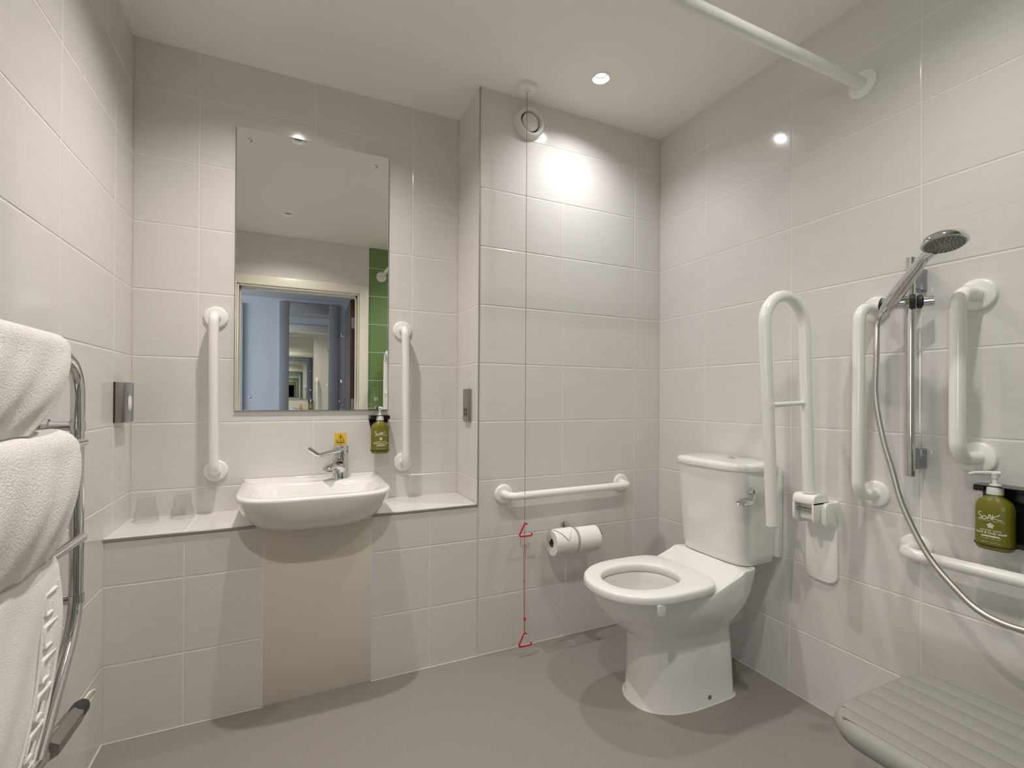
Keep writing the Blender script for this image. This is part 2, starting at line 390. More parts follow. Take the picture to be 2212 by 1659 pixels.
# ------------------------------------------------------------------ doorway, door and corridor (seen in the mirror)
bm = bmesh.new()
box(bm, OX0, OX0+.022, YB-.125, YB+.002, 0, OZ, .002); box(bm, OX1-.022, OX1, YB-.125, YB+.002, 0, OZ, .002); box(bm, OX0+.022, OX1-.022, YB-.125, YB+.002, OZ-.022, OZ, .002)
box(bm, OX0+.022, OX0+.034, YB-.08, YB-.04, 0, OZ-.022); box(bm, OX1-.034, OX1-.022, YB-.08, YB-.04, 0, OZ-.022); box(bm, OX0+.022, OX1-.022, YB-.08, YB-.04, OZ-.034, OZ-.022)
struct(finish('trim_8', bm, M['cream']))
bm = bmesh.new()
box(bm, OX0-.065, OX0+.006, YB-.002, YB+.016, 0, OZ+.07, .003); box(bm, OX1-.006, OX1+.07, YB-.002, YB+.016, 0, OZ+.07, .003); box(bm, OX0+.006, OX1-.006, YB-.002, YB+.016, OZ-.006, OZ+.07, .003)
struct(finish('trim_9', bm, M['cream']))
# corridor shell
CXL, CXR, CH = -4.0, .4, 2.2
struct(finish('floor', bx(CXL, CXR, YC-.1, YB-.13, -.06, 0), M['carpet'], smooth=0))
struct(finish('ceiling', bx(CXL, CXR, YC-.1, YB-.12, CH, CH+.06), M['cceil'], smooth=0))
struct(finish('wall_corridor', bx(CXL, CXR, YC-.1, YC, 0, CH), M['blue'], smooth=0))
struct(finish('wall_corridor_right', bx(CXR, CXR+.1, YC, YB-.12, 0, CH), M['blue'], smooth=0))
struct(finish('wall_corridor_left', bx(CXL-.1, CXL, YC, YB-.12, 0, CH), M['blue'], smooth=0))
bm = bmesh.new(); box(bm, CXL, OX0, YB-.13, YB-.12, 0, CH); box(bm, OX1, CXR, YB-.13, YB-.12, 0, CH); box(bm, OX0, OX1, YB-.13, YB-.12, OZ, CH)
struct(finish('wall_corridor_near', bm, M['blue'], smooth=0))
struct(finish('trim_10', bx(-2.9, -2.19, YC, YC+.03, 0, 2.10, bev=.003), M['blue']))
bm = bmesh.new()
box(bm, OX0-.07, OX0+.004, YB-.145, YB-.13, 0, OZ+.07, .003); box(bm, OX1-.004, OX1+.07, YB-.145, YB-.13, 0, OZ+.07, .003); box(bm, OX0, OX1, YB-.145, YB-.13, OZ-.004, OZ+.07, .003)
struct(finish('trim_11', bm, M['cream']))
# door leaf, open into the corridor
dr = bpy.data.objects.new('door_1', None); COL.objects.link(dr); dr.location = (OX1-.024, YB-.125, 0); dr.rotation_euler = (0, 0, radians(2.0)); dr['kind'] = 'structure'
finish('door_leaf', bx(-.044, 0, -.80, -.004, .006, 1.995, bev=.0015), M['doorface'], dr)
finish('door_edge', bx(-.0438, -.0002, -.004, -.001, .008, 1.993), M['dooredge'], dr, 0)
for z in (1.78, 1.04, .25):
    hg = finish('hinge', prism(bmesh.new(), rrect(-.035, -.005, z-.05, z+.05, .006), 'xz', -.001, .0015), M['steel'], dr)
    bm = bmesh.new()
    for k in range(4): lathe(bm, [(.003, 0), (.003, .0008)], (-.02+(.006 if k % 2 else -.006), .0015, z-.038+k*.0253), (0, 1, 0), 10)
    finish('screw', bm, M['ink'], hg)
for z in (1.70, 1.245):
    bm = tube(fillet([(-.044, -.40, z), (-.095, -.40, z), (-.095, -.40, z+.03)], .004), .006, 12)
    lathe(bm, [(.016, 0), (.016, .006)], (-.044, -.40, z), (-1, 0, 0), 20)
    finish('coat_hook', bm, M['chrome'], dr)
bm = lat([(.026, 0), (.026, .008)], (-.044, -.74, 1.06), (-1, 0, 0), 24)
sweep(bm, fillet([(-.044, -.74, 1.06), (-.10, -.74, 1.06), (-.10, -.62, 1.06)], .015), .009, 12)
finish('lever_handle', bm, M['chrome'], dr)
bm = lat([(.026, 0), (.026, .008), (.008, .008), (.008, .03), (.018, .03), (.018, .045)], (-.044, -.74, .97), (-1, 0, 0), 24)
finish('lock_turn', bm, M['chrome'], dr)
# framed corridor mirror
t = thing('full_length_mirror', 'tall mirror in a grey wooden frame on the corridor wall, seen through the doorway', 'mirror', (-1.53, YC, 0))
X0, X1, W1, W0 = -1.837+1.53, -1.219+1.53, -1.738+1.53, -1.3245+1.53
finish('stile', bx(X0, W1, 0, .03, .1, 2.16, bev=.002), M['greywood'], t); finish('stile', bx(W0, X1, 0, .03, .1, 2.16, bev=.002), M['greywood'], t)
finish('top_rail', bx(W1+.001, W0-.001, 0, .029, 2.062, 2.158, bev=.002), M['greywood'], t)
finish('bottom_rail', bx(W1+.001, W0-.001, 0, .029, .1, .22, bev=.002), M['greywood'], t)
finish('mirror_pane', bx(W1-.003, W0+.003, .002, .012, .21, 2.065), M['mirror'], t, 0)
t = thing('ceiling_vent', 'dark slotted vent grille in the corridor ceiling, seen in the mirrors', 'vent', (-1.40, -2.62, CH))
finish('frame', bx(-.13, .13, -.06, .06, -.006, 0, bev=.001), M['plastic'], t)
for k in range(10): finish('slot', bx(-.118+k*.0245, -.104+k*.0245, -.045, .045, -.0075, -.0055), M['ink'], t, 0)

# ------------------------------------------------------------------ wall mirror
t = thing('wall_mirror', 'tall frameless mirror above the wash basin, reflecting the doorway', 'mirror', (-1.6330, D, 1.052))
bm = bx(-.3, .3, -.0104, -.001, 0, 1.1385, bev=.0009, seg=1)
finish('mirror_glass', bm, M['mirror'], t, 0)
finish('backing', bx(-.3008, .3008, -.0055, 0, -.0006, 1.1393), M['medge'], t, 0)
for (x, z) in ((-.2515, 1.0915), (.2445, 1.0885), (-.2465, .050), (.2495, .0485)):
    finish('screw_cap', lat([(.0075, 0), (.0085, .001), (.0082, .003), (.0045, .0055), (0, .0062)], (x, -.0104, z), (0, -1, 0), 20), M['chrome'], t)

# ------------------------------------------------------------------ grab bars
def grab_bar(label, p, q, n, standoff=.07, r=.0172, fr=.042, group=None, bend=.05):
    """p,q wall points, n = wall normal"""
    p, q, n = Vector(p), Vector(q), Vector(n)
    t = thing('grab_bar', label, 'grab bar', (p+q)/2, 0, group); o = (p+q)/2
    d_ = (q-p).normalized()
    finish('bar', tube(fillet([p-o+n*.004, p-o+n*standoff, q-o+n*standoff, q-o+n*.004], bend, 10), r, 24), M['white'], t)
    for e in (p, q):
        fl = finish('flange', lat([(fr, 0), (fr, .006), (fr-.002, .0095), (fr-.006, .011), (r+.0015, .0115)], e-o, n, 40), M['white'], t)
        finish('collar_ring', lat([(r+.0026, .0105), (r+.0026, .0128), (r+.0002, .0132)], e-o, n, 32, cap=False), M['plastic'], fl)
    return t
grab_bar('white vertical grab bar on the wall left of the mirror', (-1.9985, D, 1.4195), (-1.9955, D, .8155), (0, -1, 0))
grab_bar('white vertical grab bar on the wall right of the mirror', (-1.2665, D, 1.4135), (-1.2605, D, .8125), (0, -1, 0))
grab_bar('white horizontal grab bar above the toilet rolls', (-.8777, 0, .686), (-.2450, 0, .693), (0, -1, 0), .072)
grab_bar('white vertical grab bar between the fold-up rail and the shower riser', (0, -1.014, 1.403), (0, -1.012, .804), (-1, 0, 0), .098)
grab_bar('white vertical grab bar right of the shower riser', (0, -1.2665, 1.403), (0, -1.2665, .951), (-1, 0, 0), .11, r=.0182, fr=.044)
grab_bar('white horizontal grab bar low on the shower wall behind the hose', (0, -1.124, .660), (0, -1.86, .672), (-1, 0, 0), .09)

# ------------------------------------------------------------------ fold-up rails
def folding_rail(label, loc, rz, k=1.0):
    t = thing('folding_support_rail', label, 'support rail', loc, rz)
    # local: +x away from wall, y sideways, origin on wall at hinge height
    xi, xo, x0_, xe = .107*k, .311-.204*(1-k)*.3-.1*(1-k), .080*k, .268-.16*(1-k)
    rad_ = (xo-xi)/2; zt = .604
    path = [Vector((x0_, 0, .03)), Vector((x0_+(xi-x0_)*.5, 0, .32))]+[Vector(((xi+xo)/2-rad_*cos(a), 0, zt+rad_*1.02*sin(a))) for a in [pi*q/20 for q in range(21)]]+[Vector(((xe+xo)/2, 0, .28)), Vector((xe, 0, -.062))]
    mid_ = lambda z: xo+(xe-xo)*(zt-z)/(zt+.062)
    finish('rail', tube(path, .0192, 24), M['white'], t)
    finish('end_cap', lat([(.0194, 0), (.0194, .006), (.017, .009), (0, .0095)], (xe, 0, -.060), (-.03, 0, -1), 24), M['plastic'], t)
    finish('tie_bar', tube([(x0_+(xi-x0_)*.53, 0, .345), (mid_(.337), 0, .337)], .0085, 16), M['white'], t)
    finish('end_plug', lat([(.010, 0), (.010, .0012), (0, .0016)], (mid_(.337), .0185, .337), (0, 1, 0), 20), M['plastic'], t)
    bp = finish('back_plate', prism(bmesh.new(), rrect(-.055, .055, -.288, .004, [.006, .006, .03, .03]), 'yz', 0, .011, .0015), M['white'], t)
    for s in (-1, 1):
        y0 = s*.0555; y1 = s*.040
        finish('hinge_cheek', prism(bmesh.new(), rrect(.004, .075, -.082, .0, [.016, .004, .004, .016]), 'xz', min(y0, y1), max(y0, y1), .002), M['plastic'], t)
    bm = bmesh.new()
    prism(bm, rrect(.030, .112, -.004, .028, [.02, .02, .002, .002]), 'xz', -.038, .038, .002)
    for s in (-1, 1): prism(bm, rrect(.030, .112, -.070, .001, [.002, .002, .015, .018]), 'xz', min(s*.038, s*.031), max(s*.038, s*.031), .0015)
    finish('hinge_yoke', bm, M['plastic'], t)
    bm = bx(.04, .085, -.030, .030, -.062, -.002, bev=.003); finish('hinge_block', bm, M['plastic'], t)
    finish('pivot_pin', tube([(.094, -.030, -.028), (.094, .030, -.028)], .006, 14), M['steel'], t)
    return t
folding_rail('white fold-up support rail beside the toilet, raised against the tiled wall', (0, -.842, .752), pi)
folding_rail('white fold-up support rail raised on the green tiled wall, at the mirror edge', (-.95, YB, .80), pi/2, .62)

# ------------------------------------------------------------------ curtain rail
t = thing('shower_curtain_rail', 'white overhead shower curtain rail running to the right wall', 'curtain rail', (0, -.97, 2.165))
finish('rail', tube(fillet([(-.002, 0, 0), (-.983, 0, -.004), (-.983, YB+.97+.004, .03)], .16, 16), .0182, 24), M['white'], t)
finish('sleeve', tube([(-.768, 0, -.003), (-.60, 0, -.0025)], .0186, 24), M['white'], t)
for e, n in (((0, 0, 0), (-1, 0, 0)), ((-.983, YB+.97, .03), (0, 1, 0))):
    finish('flange', lat([(.045, 0), (.045, .006), (.042, .0095), (.020, .011)], e, n, 40), M['white'], t)

# ------------------------------------------------------------------ downlights
LAB = ['bright recessed ceiling downlight above the toilet', 'recessed ceiling downlight over the wash basin', 'recessed ceiling downlight over the shower area', 'recessed ceiling downlight by the door']
for (x, y, c, p), lab in zip(LIGHTS, LAB):
    t = thing('downlight', lab, 'ceiling light', (x, y, H))
    finish('bezel', lat([(.0335, .004), (.0335, -.0005), (.0345, -.0022), (.042, -.0016), (.043, 0)], (0, 0, 0), (0, 0, 1), 40, cap=False), M['plastic'], t)
    finish('baffle', lat([(.031, .0), (.031, REC+.012), (0, REC+.012)], (0, 0, 0), (0, 0, 1), 40, cap=False), M['baffle' if y < -1 or x < -1 else 'baffle_glare'], t)  # like fittings; only the one above the toilet gets the glare tone
    finish('lamp', lat([(.029, REC+.002), (.029, REC+.006), (0, REC+.006)], (0, 0, 0), (0, 0, 1), 32), M['lamp'], t)

# ------------------------------------------------------------------ extract vent
t = thing('extract_vent', 'round white extract vent high on the back wall', 'vent', (-.765, 0, 2.343))
bm = lat([(.074, 0), (.074, .004), (.069, .010), (.066, .024), (.062, .031), (.056, .033), (.051, .030), (.047, .020), (.045, .006)], (0, 0, 0), (0, -1, 0), 48, cap=False)
finish('vent_ring', bm, M['vent'], t)
finish('vent_throat', lat([(.047, .0005), (0, .0008)], (0, 0, 0), (0, -1, 0), 32, cap=False), M['ink'], t)
finish('vent_disc', lat([(0, .012), (.036, .012), (.0405, .016), (.0405, .020), (.036, .025), (.02, .029), (0, .030)], (0, 0, 0), (0, -1, 0), 48), M['vent'], t)
finish('spindle', lat([(.004, 0), (.004, .014)], (0, 0, 0), (0, -1, 0), 12), M['plastic'], t)

# ------------------------------------------------------------------ emergency pull cord
CXX, CYY = -.816, -.0865
t = thing('emergency_pull_cord', 'red emergency pull cord hanging from a white ceiling switch', 'pull cord', (CXX, CYY, H))
finish('ceiling_switch', loft(bmesh.new(), [sup(0, 0, a, a, a, 3, 3, z, 40) for a, z in ((.040, 0), (.040, -.016), (.036, -.021), (.030, -.023))]), M['plastic'], t)
finish('cord_outlet', lat([(.013, .022), (.013, .026), (.008, .028), (0, .028)], (0, 0, 0), (0, 0, -1), 24), M['cap'], t)
finish('cord', tube([(0, 0, -.02), (0, 0, -1.3), (.0005, 0, -1.982)], .0011, 8), M['cord'], t)
bm = tube([(-.001, 0, -1.982), (-.004, 0, -2.01), (-.003, 0, -2.12), (.001, 0, -2.346)], .0011, 8)
sweep(bm, [(.0025, 0, -1.982), (.003, 0, -2.03), (.002, 0, -2.15), (.004, 0, -2.346)], .0011, 8)
sweep(bm, catmull([(.002, 0, -1.977), (-.008, 0, -1.980), (-.018, 0, -1.970), (-.019, 0, -1.954), (-.012, 0, -1.944)]), .0010, 8)
finish('doubled_cord', bm, M['cord'], t)
for z, r in ((-1.974, .0028), (-2.127, .0024), (-2.288, .005)):
    finish('cord_bead', lat([(0, -r*1.5), (r, -r), (r, r), (0, r*1.5)], (.001 if r < .004 else .003, 0, z), (0, 0, 1), 14), M['red'], t)
def tri(z):
    return tube(fillet([(.012, 0, z-.007), (.002, 0, z), (-.028, 0, z-.057), (.033, 0, z-.058), (.036, 0, z-.047)], [0, .004, .008, .006, 0], 5), .0036, 12)
finish('triangle_pull', tri(-1.877), M['red'], t); finish('triangle_pull', tri(-2.347), M['red'], t)

# ------------------------------------------------------------------ toilet
tw = thing('toilet', 'white close-coupled toilet with raised height pan in the corner', 'toilet', (0, -.522, 0), pi)
lv = [(0, .38, .216, .182, .136, 8, 2.3), (.006, .38, .216, .182, .136, 8, 2.3), (.014, .38, .211, .181, .132, 8, 2.3), (.10, .38, .208, .180, .127, 8, 2.3), (.20, .38, .207, .179, .122, 7, 2.3), (.240, .38, .212, .180, .119, 6, 2.3),
      (.262, .38, .228, .184, .127, 5, 2.2), (.285, .38, .262, .192, .141, 4.6, 2.1), (.31, .38, .297, .205, .155, 5, 2.1), (.34, .38, .328, .220, .168, 6, 2.1), (.37, .38, .347, .232, .177, 7, 2.1), (.40, .38, .358, .243, .180, 8, 2.1), (.415, .38, .360, .248, .181, 8, 2.1), (.421, .38, .357, .247, .179, 8, 2.1)]
def lift(ring, k=1.0):   # the rear of the pan rises to a shelf for the cistern
    out = []
    for (x, y, z) in ring:
        q = max(0, min(1, (.305-x)/.085)); out.append((x, y, z+.056*k*q*q*(3-2*q)))
    return out
rings = [sup(cx, 0, af, ar, w_, nf, nr, z) for (z, cx, af, ar, w_, nr, nf) in lv]
for i_, k_ in ((-1, 1), (-2, 1), (-3, .85), (-4, .45), (-5, .15)): rings[i_] = lift(rings[i_], k_)
rings += [lift(sup(.38, 0, .348, .236, .168, 2.1, 8, .4215)), lift(sup(.38, 0, .34, .165, .164, 2.1, 8, .4215)), lift(sup(.38, 0, .335, .100, .160, 2.1, 8, .4215))]
inner = [(.421, .555, .150, .150, .128, 2.3, 2.2), (.414, .555, .145, .145, .123, 2.3, 2.2), (.39, .555, .150, .148, .126, 2.3, 2.2), (.34, .552, .140, .140, .118, 2.3, 2.2), (.29, .545, .105, .125, .09, 2.2, 2.2), (.25, .53, .06, .09, .055, 2, 2), (.22, .52, .04, .06, .035, 2, 2)]
rings += [sup(cx, 0, af, ar, w_, nf, nr, z) for (z, cx, af, ar, w_, nr, nf) in inner]
bm = loft(bmesh.new(), rings)
finish('pan', bm, M['ceramic'], tw, 55)
finish('water', lat([(.001, 0), (.075, 0)], (.53, 0, .283), (0, 0, 1), 32, cap=False, squash=(1.25, 1.0)), M['water'], tw)
for s in (-1, 1): finish('floor_screw_cap', lat([(.008, 0), (.008, .002), (.006, .004), (0, .005)], (.345, s*.130, .028), (0, s, 0), 16), M['steel'], tw)
finish('sealant_bead', tube([Vector(p)+Vector((0, 0, .001)) for p in sup(.38, 0, .218, .184, .138, 2.3, 8, 0)], .0035, 6, closed=True), M['sealant'], tw)
# seat
so = lambda k, z: sup(.535, 0, .230-k, .215-k, .193-k, 2.15, 4.2, z)
si = lambda k, z: sup(.557, 0, .146+k, .146+k, .119+k, 2.15, 2.3, z)
rg = [so(.006, .424), so(.001, .427), so(0, .434), so(0, .442), so(.0012, .4505), so(.005, .4552), so(.011, .4568), si(.010, .4568), si(.004, .4552), si(0, .4505), si(-.001, .440), si(.001, .430), si(.006, .424)]
bm = loft(bmesh.new(), rg+[rg[0]], False, False)
seat = finish('seat', bm, M['seat'], tw, 60)
finish('hinge', bx(.29, .335, .06, .10, .421, .436, bev=.004), M['seat'], seat); finish('hinge', bx(.29, .335, -.10, -.06, .421, .436, bev=.004), M['seat'], seat)
for s in (-1, 1):
    finish('side_stop', prism(bmesh.new(), rrect(.600, .632, .392, .428, [.002, .002, .009, .009]), 'xz', min(s*.176, s*.183), max(s*.176, s*.183), .0015), M['seat'], seat)
# cistern
cl = [(.480, .106, .094, .085, .156, 4.4), (.484, .108, .098, .088, .160, 4.4), (.52, .110, .103, .09, .163, 4.6), (.65, .112, .109, .092, .170, 4.8), (.78, .113, .113, .093, .177, 4.9), (.838, .113, .115, .093, .179, 5)]
SH = lambda r_: [(p[0], p[1]-.007, p[2]) for p in r_]
finish('cistern', loft(bmesh.new(), [SH(sup(cx, 0, af, ar, w_, nf, 9, z)) for (z, cx, af, ar, w_, nf) in cl]), M['ceramic'], tw, 50)
finish('cistern_back', bx(.004, .03, -.168, .168, .50, .835, bev=.004), M['ceramic'], tw)
ll = [(.838, .113, .119, .094, .181, 4.2), (.840, .113, .124, .095, .188, 4), (.853, .113, .126, .095, .190, 4), (.862, .113, .122, .093, .187, 4), (.867, .113, .112, .088, .179, 4), (.869, .113, .09, .07, .155, 4)]
lid = finish('cistern_lid', loft(bmesh.new(), [SH(sup(cx, 0, af, ar, w_, nf, 7, z)) for (z, cx, af, ar, w_, nf) in ll]), M['ceramic'], tw, 55)
finish('lid_button', lat([(.013, 0), (.013, .003), (.010, .0048), (.009, .0035), (0, .0035)], (.10, .012, .8685), (0, 0, 1), 24), M['chrome'], lid)
lever = finish('flush_lever', lat([(.013, 0), (.013, .006), (.010, .012), (.010, .022), (.007, .024), (0, .024)], (.178, .166, .768), (.25, 1, 0), 24), M['chrome'], tw)
bm = tube(catmull([(.180, .178, .766), (.196, .194, .752), (.212, .196, .742)]), .0045, 12)
P_ = sup(0, 0, .036, .028, .021, 2.2, 2, 0, 32); A_ = Matrix.Translation((.232, .188, .735)) @ Matrix.Rotation(radians(-22), 4, 'Z') @ Matrix.Rotation(radians(12), 4, 'Y') @ Matrix.Rotation(radians(-28), 4, 'X')
loft(bm, [[A_ @ Vector((x*k, y*k, z)) for (x, y, _) in P_] for k, z in ((.93, -.0028), (1, -.001), (1, .001), (.93, .0028))])
finish('lever_paddle', bm, M['chrome'], lever)
bm = lat([(.048, .152), (.052, .155), (.052, .168), (.048, .170), (.048, .205)], (0, -.01, .195), (1, 0, 0), 32)
sweep(bm, fillet([(.165, -.03, .195), (.10, -.05, .195), (-.0, -.05, .195)], .03), .036, 20)
finish('waste_connector', bm, M['plastic'], tw)

# ------------------------------------------------------------------ wash basin
bc = thing('wash_basin', 'white semi-recessed ceramic wash basin under the mirror', 'basin', (-1.6390, .279, 0), -pi/2)
# local: +x toward the room, y sideways (world -x = ... symmetric), origin at wall
def bo(z, f, w_, nf=3.0, r=.0): return sup(.20, 0, f-.20, .20-r, w_, nf, 14, z, 96)
rings = [bo(.630, .29, .135, 2.6, .03), bo(.632, .325, .175, 2.6, .01), bo(.641, .362, .203, 2.7), bo(.665, .400, .230, 2.8), bo(.695, .424, .248, 3.2), bo(.725, .437, .258, 3.6), bo(.745, .443, .2625, 4), bo(.757, .445, .264, 4.2), bo(.764, .444, .263, 4.2), bo(.7675, .439, .259, 4.2)]
def bi(z, cx, af, ar, w_, nf, nr): return sup(cx, 0, af, ar, w_, nf, nr, z, 96)
rings += [bi(.7675, .255, .158, .115, .214, 4, 4), bi(.765, .255, .154, .111, .210, 4, 4), bi(.757, .255, .149, .106, .204, 3.8, 3.8), bi(.735, .255, .143, .099, .194, 3.5, 3.5), bi(.705, .255, .130, .090, .176, 3.1, 3.1), bi(.675, .25, .105, .075, .145, 2.6, 2.6), bi(.660, .245, .07, .05, .10, 2.3, 2.3), bi(.655, .245, .024, .024, .024, 2, 2)]
bm = loft(bmesh.new(), rings)
box(bm, 0, .012, -.2575, .2575, .750, .7745, .004, 3)
finish('bowl', bm, M['ceramic'], bc, 50)
finish('waste', lat([(.024, 0), (.024, .003), (.012, .0035), (.011, -.002), (0, -.002)], (.245, 0, .6555), (0, 0, 1), 28), M['chrome'], bc)
# tap
tp = thing('mixer_tap', 'chrome lever mixer tap on the basin deck', 'tap', (-1.5370, .2150, .7670), radians(-32)); TAP = tp
bm = lat([(.029, 0), (.029, .003), (.0265, .006), (.0262, .085), (.027, .0855)], (0, 0, 0), (0, 0, 1), 40)
finish('tap_body', bm, M['chrome'], tp)
rr = [[(p[0], p[1], p[2]) for p in r_] for r_ in []]
bm = bmesh.new(); N_ = 24
spine = [(.000, .040, .0245, .038), (-.018, .047, .0245, .034), (-.036, .054, .0235, .026), (-.056, .056, .0222, .018), (-.076, .054, .0210, .0125), (-.090, .050, .0185, .009), (-.097, .047, .0125, .005)]
R_ = [[(w_*cos(2*pi*k/N_), y, z+h_*sin(2*pi*k/N_)) for k in range(N_)] for (y, z, w_, h_) in spine]
loft(bm, R_)
sp = finish('spout', bm, M['chrome'], tp)
finish('aerator', lat([(.012, 0), (.012, .006), (.009, .007), (0, .005)], (0, -.079, .043), (0, -.25, -1), 24), M['steel'], sp)
bm = lat([(.0268, .086), (.027, .089), (.027, .118), (.0262, .124), (.022, .1265), (0, .127)], (0, 0, 0), (0, 0, 1), 40)
hd = finish('tap_head', bm, M['chrome'], tp)
pth = fillet([(.0273, -.006, .116), (.015, -.030, .112), (-.0314, -.0897, .098), (-.057, -.111, .126)], [0, .03, .02, 0], 8)
bm = bmesh.new()
sweep(bm, pth, lambda i: .0055+.0025*min(1, i/8), 16, flat=.55)
finish('lever', bm, M['chrome'], hd)
TAP.scale = (1.2, 1.2, 1.09)
# caution sticker
t = thing('caution_sticker', 'yellow caution sticker with warning triangle on the tiles above the tap', 'sticker', (-1.5315, D, .9265))
finish('sticker_base', bx(-.0255, .0255, -.0008, 0, -.024, .0245), M['yellow'], t, 0)
bm = bmesh.new()
pts = [(0, .0185), (-.0160, -.0085), (.0160, -.0085)]
sweep(bm, [(x, -.0008, z) for x, z in pts], .0015, 8, closed=True)
prism(bm, [(-.0025, .0100), (.0025, .0100), (.0012, -.0008), (-.0012, -.0008)], 'xz', -.0013, -.0006)
lathe(bm, [(.0021, 0), (.0021, .0006)], (0, -.0007, -.0038), (0, -1, 0), 12)
finish('warning_triangle', bm, M['ink'], t, 0)
bm = text_mesh('Caution', .0108, .00035); bmesh.ops.transform(bm, matrix=Matrix.Translation((0, -.0010, -.0158)) @ Matrix.Rotation(pi/2, 4, 'X'), verts=bm.verts)
finish('caution_word', bm, M['ink'], t, 0)

# ------------------------------------------------------------------ soap bottles
def bottle(label, loc, rz, body_m, printed=True, group=None, na=0):
    """origin: centre of base, +(-y) local is the front"""
    t = thing('soap_bottle', label, 'bottle', loc, rz, group)
    A, B = .0385, .0255
    def ring(k, kb, z): return sup(0, 0, A*k, A*k, B*kb, 2.5, 2.5, z, 48)
    prof = [(.80, .74, 0), (.93, .90, .003), (.985, .97, .010), (1, 1, .020), (1, 1, .104), (.985, .98, .113), (.93, .92, .121), (.80, .84, .129), (.60, .72, .1355), (.44, .60, .140), (.38, .54, .144), (.37, .54, .152)]
    finish('bottle_body', loft(bmesh.new(), [ring(*p) for p in prof]), body_m, t, 50)
    cp = finish('bottle_cap', lat([(.0168, .145), (.0170, .147), (.0168, .163), (.0162, .1645)], (0, 0, 0), (0, 0, 1), 32), M['cap'], t)
    finish('pump', lat([(.011, .1655), (.0125, .168), (.0118, .171), (.006, .172), (.0055, .187), (.0075, .188), (.0075, .197), (.009, .1975), (.0088, .2015), (0, .2025)], (0, 0, 0), (0, 0, 1), 24), M['cap'], t)
    bm = bmesh.new(); sweep(bm, catmull([(0, .009, .1995), (0, -.010, .2005), (0, -.040, .1990), (0, -.053, .195)]), lambda i: .0062-.0028*min(1, i/20), 14, flat=1.0)
    bmesh.ops.rotate(bm, cent=(0, 0, 0), matrix=Matrix.Rotation(na, 3, 'Z'), verts=bm.verts)
    nz = finish('nozzle', bm, M['cap'], t)
    if not printed: return t
    def wrap(bm, z0, dx=0, off=.0003):
        for v in bm.verts:
            x, y, d_ = v.co.x+dx, v.co.y, v.co.z
            xx = max(-.99, min(.99, x/A)); yy = B*(1-abs(xx)**2.5)**(1/2.5)
            v.co = Vector((x, -(yy+off+d_), z0+y))
        return bm
    ink = []
    # hand-lettered SOAK as strokes
    K = .0140
    strokes = [[(-1.72, .82), (-2.1, .80), (-2.35, .55), (-2.1, .25), (-1.75, .02), (-1.7, -.3), (-2.0, -.42), (-2.3, -.3)],
               [(-1.1, .18), (-1.5, .02), (-1.52, -.28), (-1.2, -.42), (-.8, -.3), (-.72, 0), (-1.1, .18)],
               [(-.55, -.42), (-.35, .1), (-.12, .55), (.08, .1), (.28, -.42)], [(-.42, -.1), (.15, -.12)],
               [(.42, .55), (.40, .1), (.38, -.42)], [(1.75, .72), (1.1, .35), (.45, .02), (1.0, -.2), (2.1, -.36)]]
    bm = bmesh.new()
    for s_ in strokes:
        pt = catmull([(x*K*.76, y*K, 0) for x, y in s_], 4) if len(s_) > 2 else [Vector((x*K*.76, y*K, 0)) for x, y in s_]
        n_ = len(pt); hw = .00105; Lf, Rt = [], []
        for i, p in enumerate(pt):
            tn = (pt[min(i+1, n_-1)]-pt[max(i-1, 0)]).normalized(); nn = Vector((-tn.y, tn.x, 0))*hw
            Lf.append(bm.verts.new(p+nn)); Rt.append(bm.verts.new(p-nn))
        for i in range(n_-1): bm.faces.new((Lf[i], Rt[i], Rt[i+1], Lf[i+1]))
    lw = finish('brand_lettering', wrap(bm, .0865), M['print'], t, 0)
    for txt, size, z, bold, sp_ in (('SUPERFOOD  SKINCARE', .0033, .0775, .00008, 1.6), ('parsley stem', .0080, .0530, .00008, 1.05), ('hand & body wash', .0078, .0460, .0003, 1.05), ('300 ml / 10.1 fl. oz', .0042, .0215, .00006, 1.15)):
        finish('lettering', wrap(text_mesh(txt, size, bold, 0.00005, sp_), z), M['print'], t, 0)
    bm = bmesh.new()
    for (x, y, r_) in ((0, .0048, .0028), (-.0044, .0016, .0028), (.0044, .0016, .0028), (-.0028, -.0036, .0028), (.0028, -.0036, .0028), (0, 0, .0026)):
        vs = [bm.verts.new((x+r_*cos(2*pi*k/8), y+r_*sin(2*pi*k/8), 0)) for k in range(8)]; bm.faces.new(vs)
    finish('flower_emblem', wrap(bm, .0650), M['print'], t, 0)
    bm = bmesh.new()
    o_ = rrect(-.0165, .0165, -.0035, .0038, .0035, 6); i_ = rrect(-.0160, .0160, -.0030, .0004, [.0003, .0003, .003, .003], 6)
    def strip(p, q, h=.0003):
        p, q = Vector((*p, 0)), Vector((*q, 0)); tn = (q-p).normalized(); nn = Vector((-tn.y, tn.x, 0))*h
        n_ = 6; A_ = [bm.verts.new(p+(q-p)*k/n_+nn) for k in range(n_+1)]; B_ = [bm.verts.new(p+(q-p)*k/n_-nn) for k in range(n_+1)]
        for k in range(n_): bm.faces.new((A_[k], B_[k], B_[k+1], A_[k+1]))
    for k in range(len(o_)): strip(o_[k], o_[(k+1) % len(o_)])
    for x in (-.006, .0055): strip((x, -.0035), (x, .0005))
    for k in range(12):
        x0 = -.0155+k*.031/12; q = bm.faces.new([bm.verts.new(p) for p in ((x0, .0006, 0), (x0+.031/12, .0006, 0), (x0+.031/12, .0036, 0), (x0, .0036, 0))])
    bmesh.ops.scale(bm, vec=(1.15, 1.15, 1), verts=bm.verts)
    finish('pill_print', wrap(bm, .0350), M['print'], t, 0)
    return t
bottle('olive green pump soap bottle in a black bracket by the mirror', (-1.3715, .232, .862), 0, M['olive'])
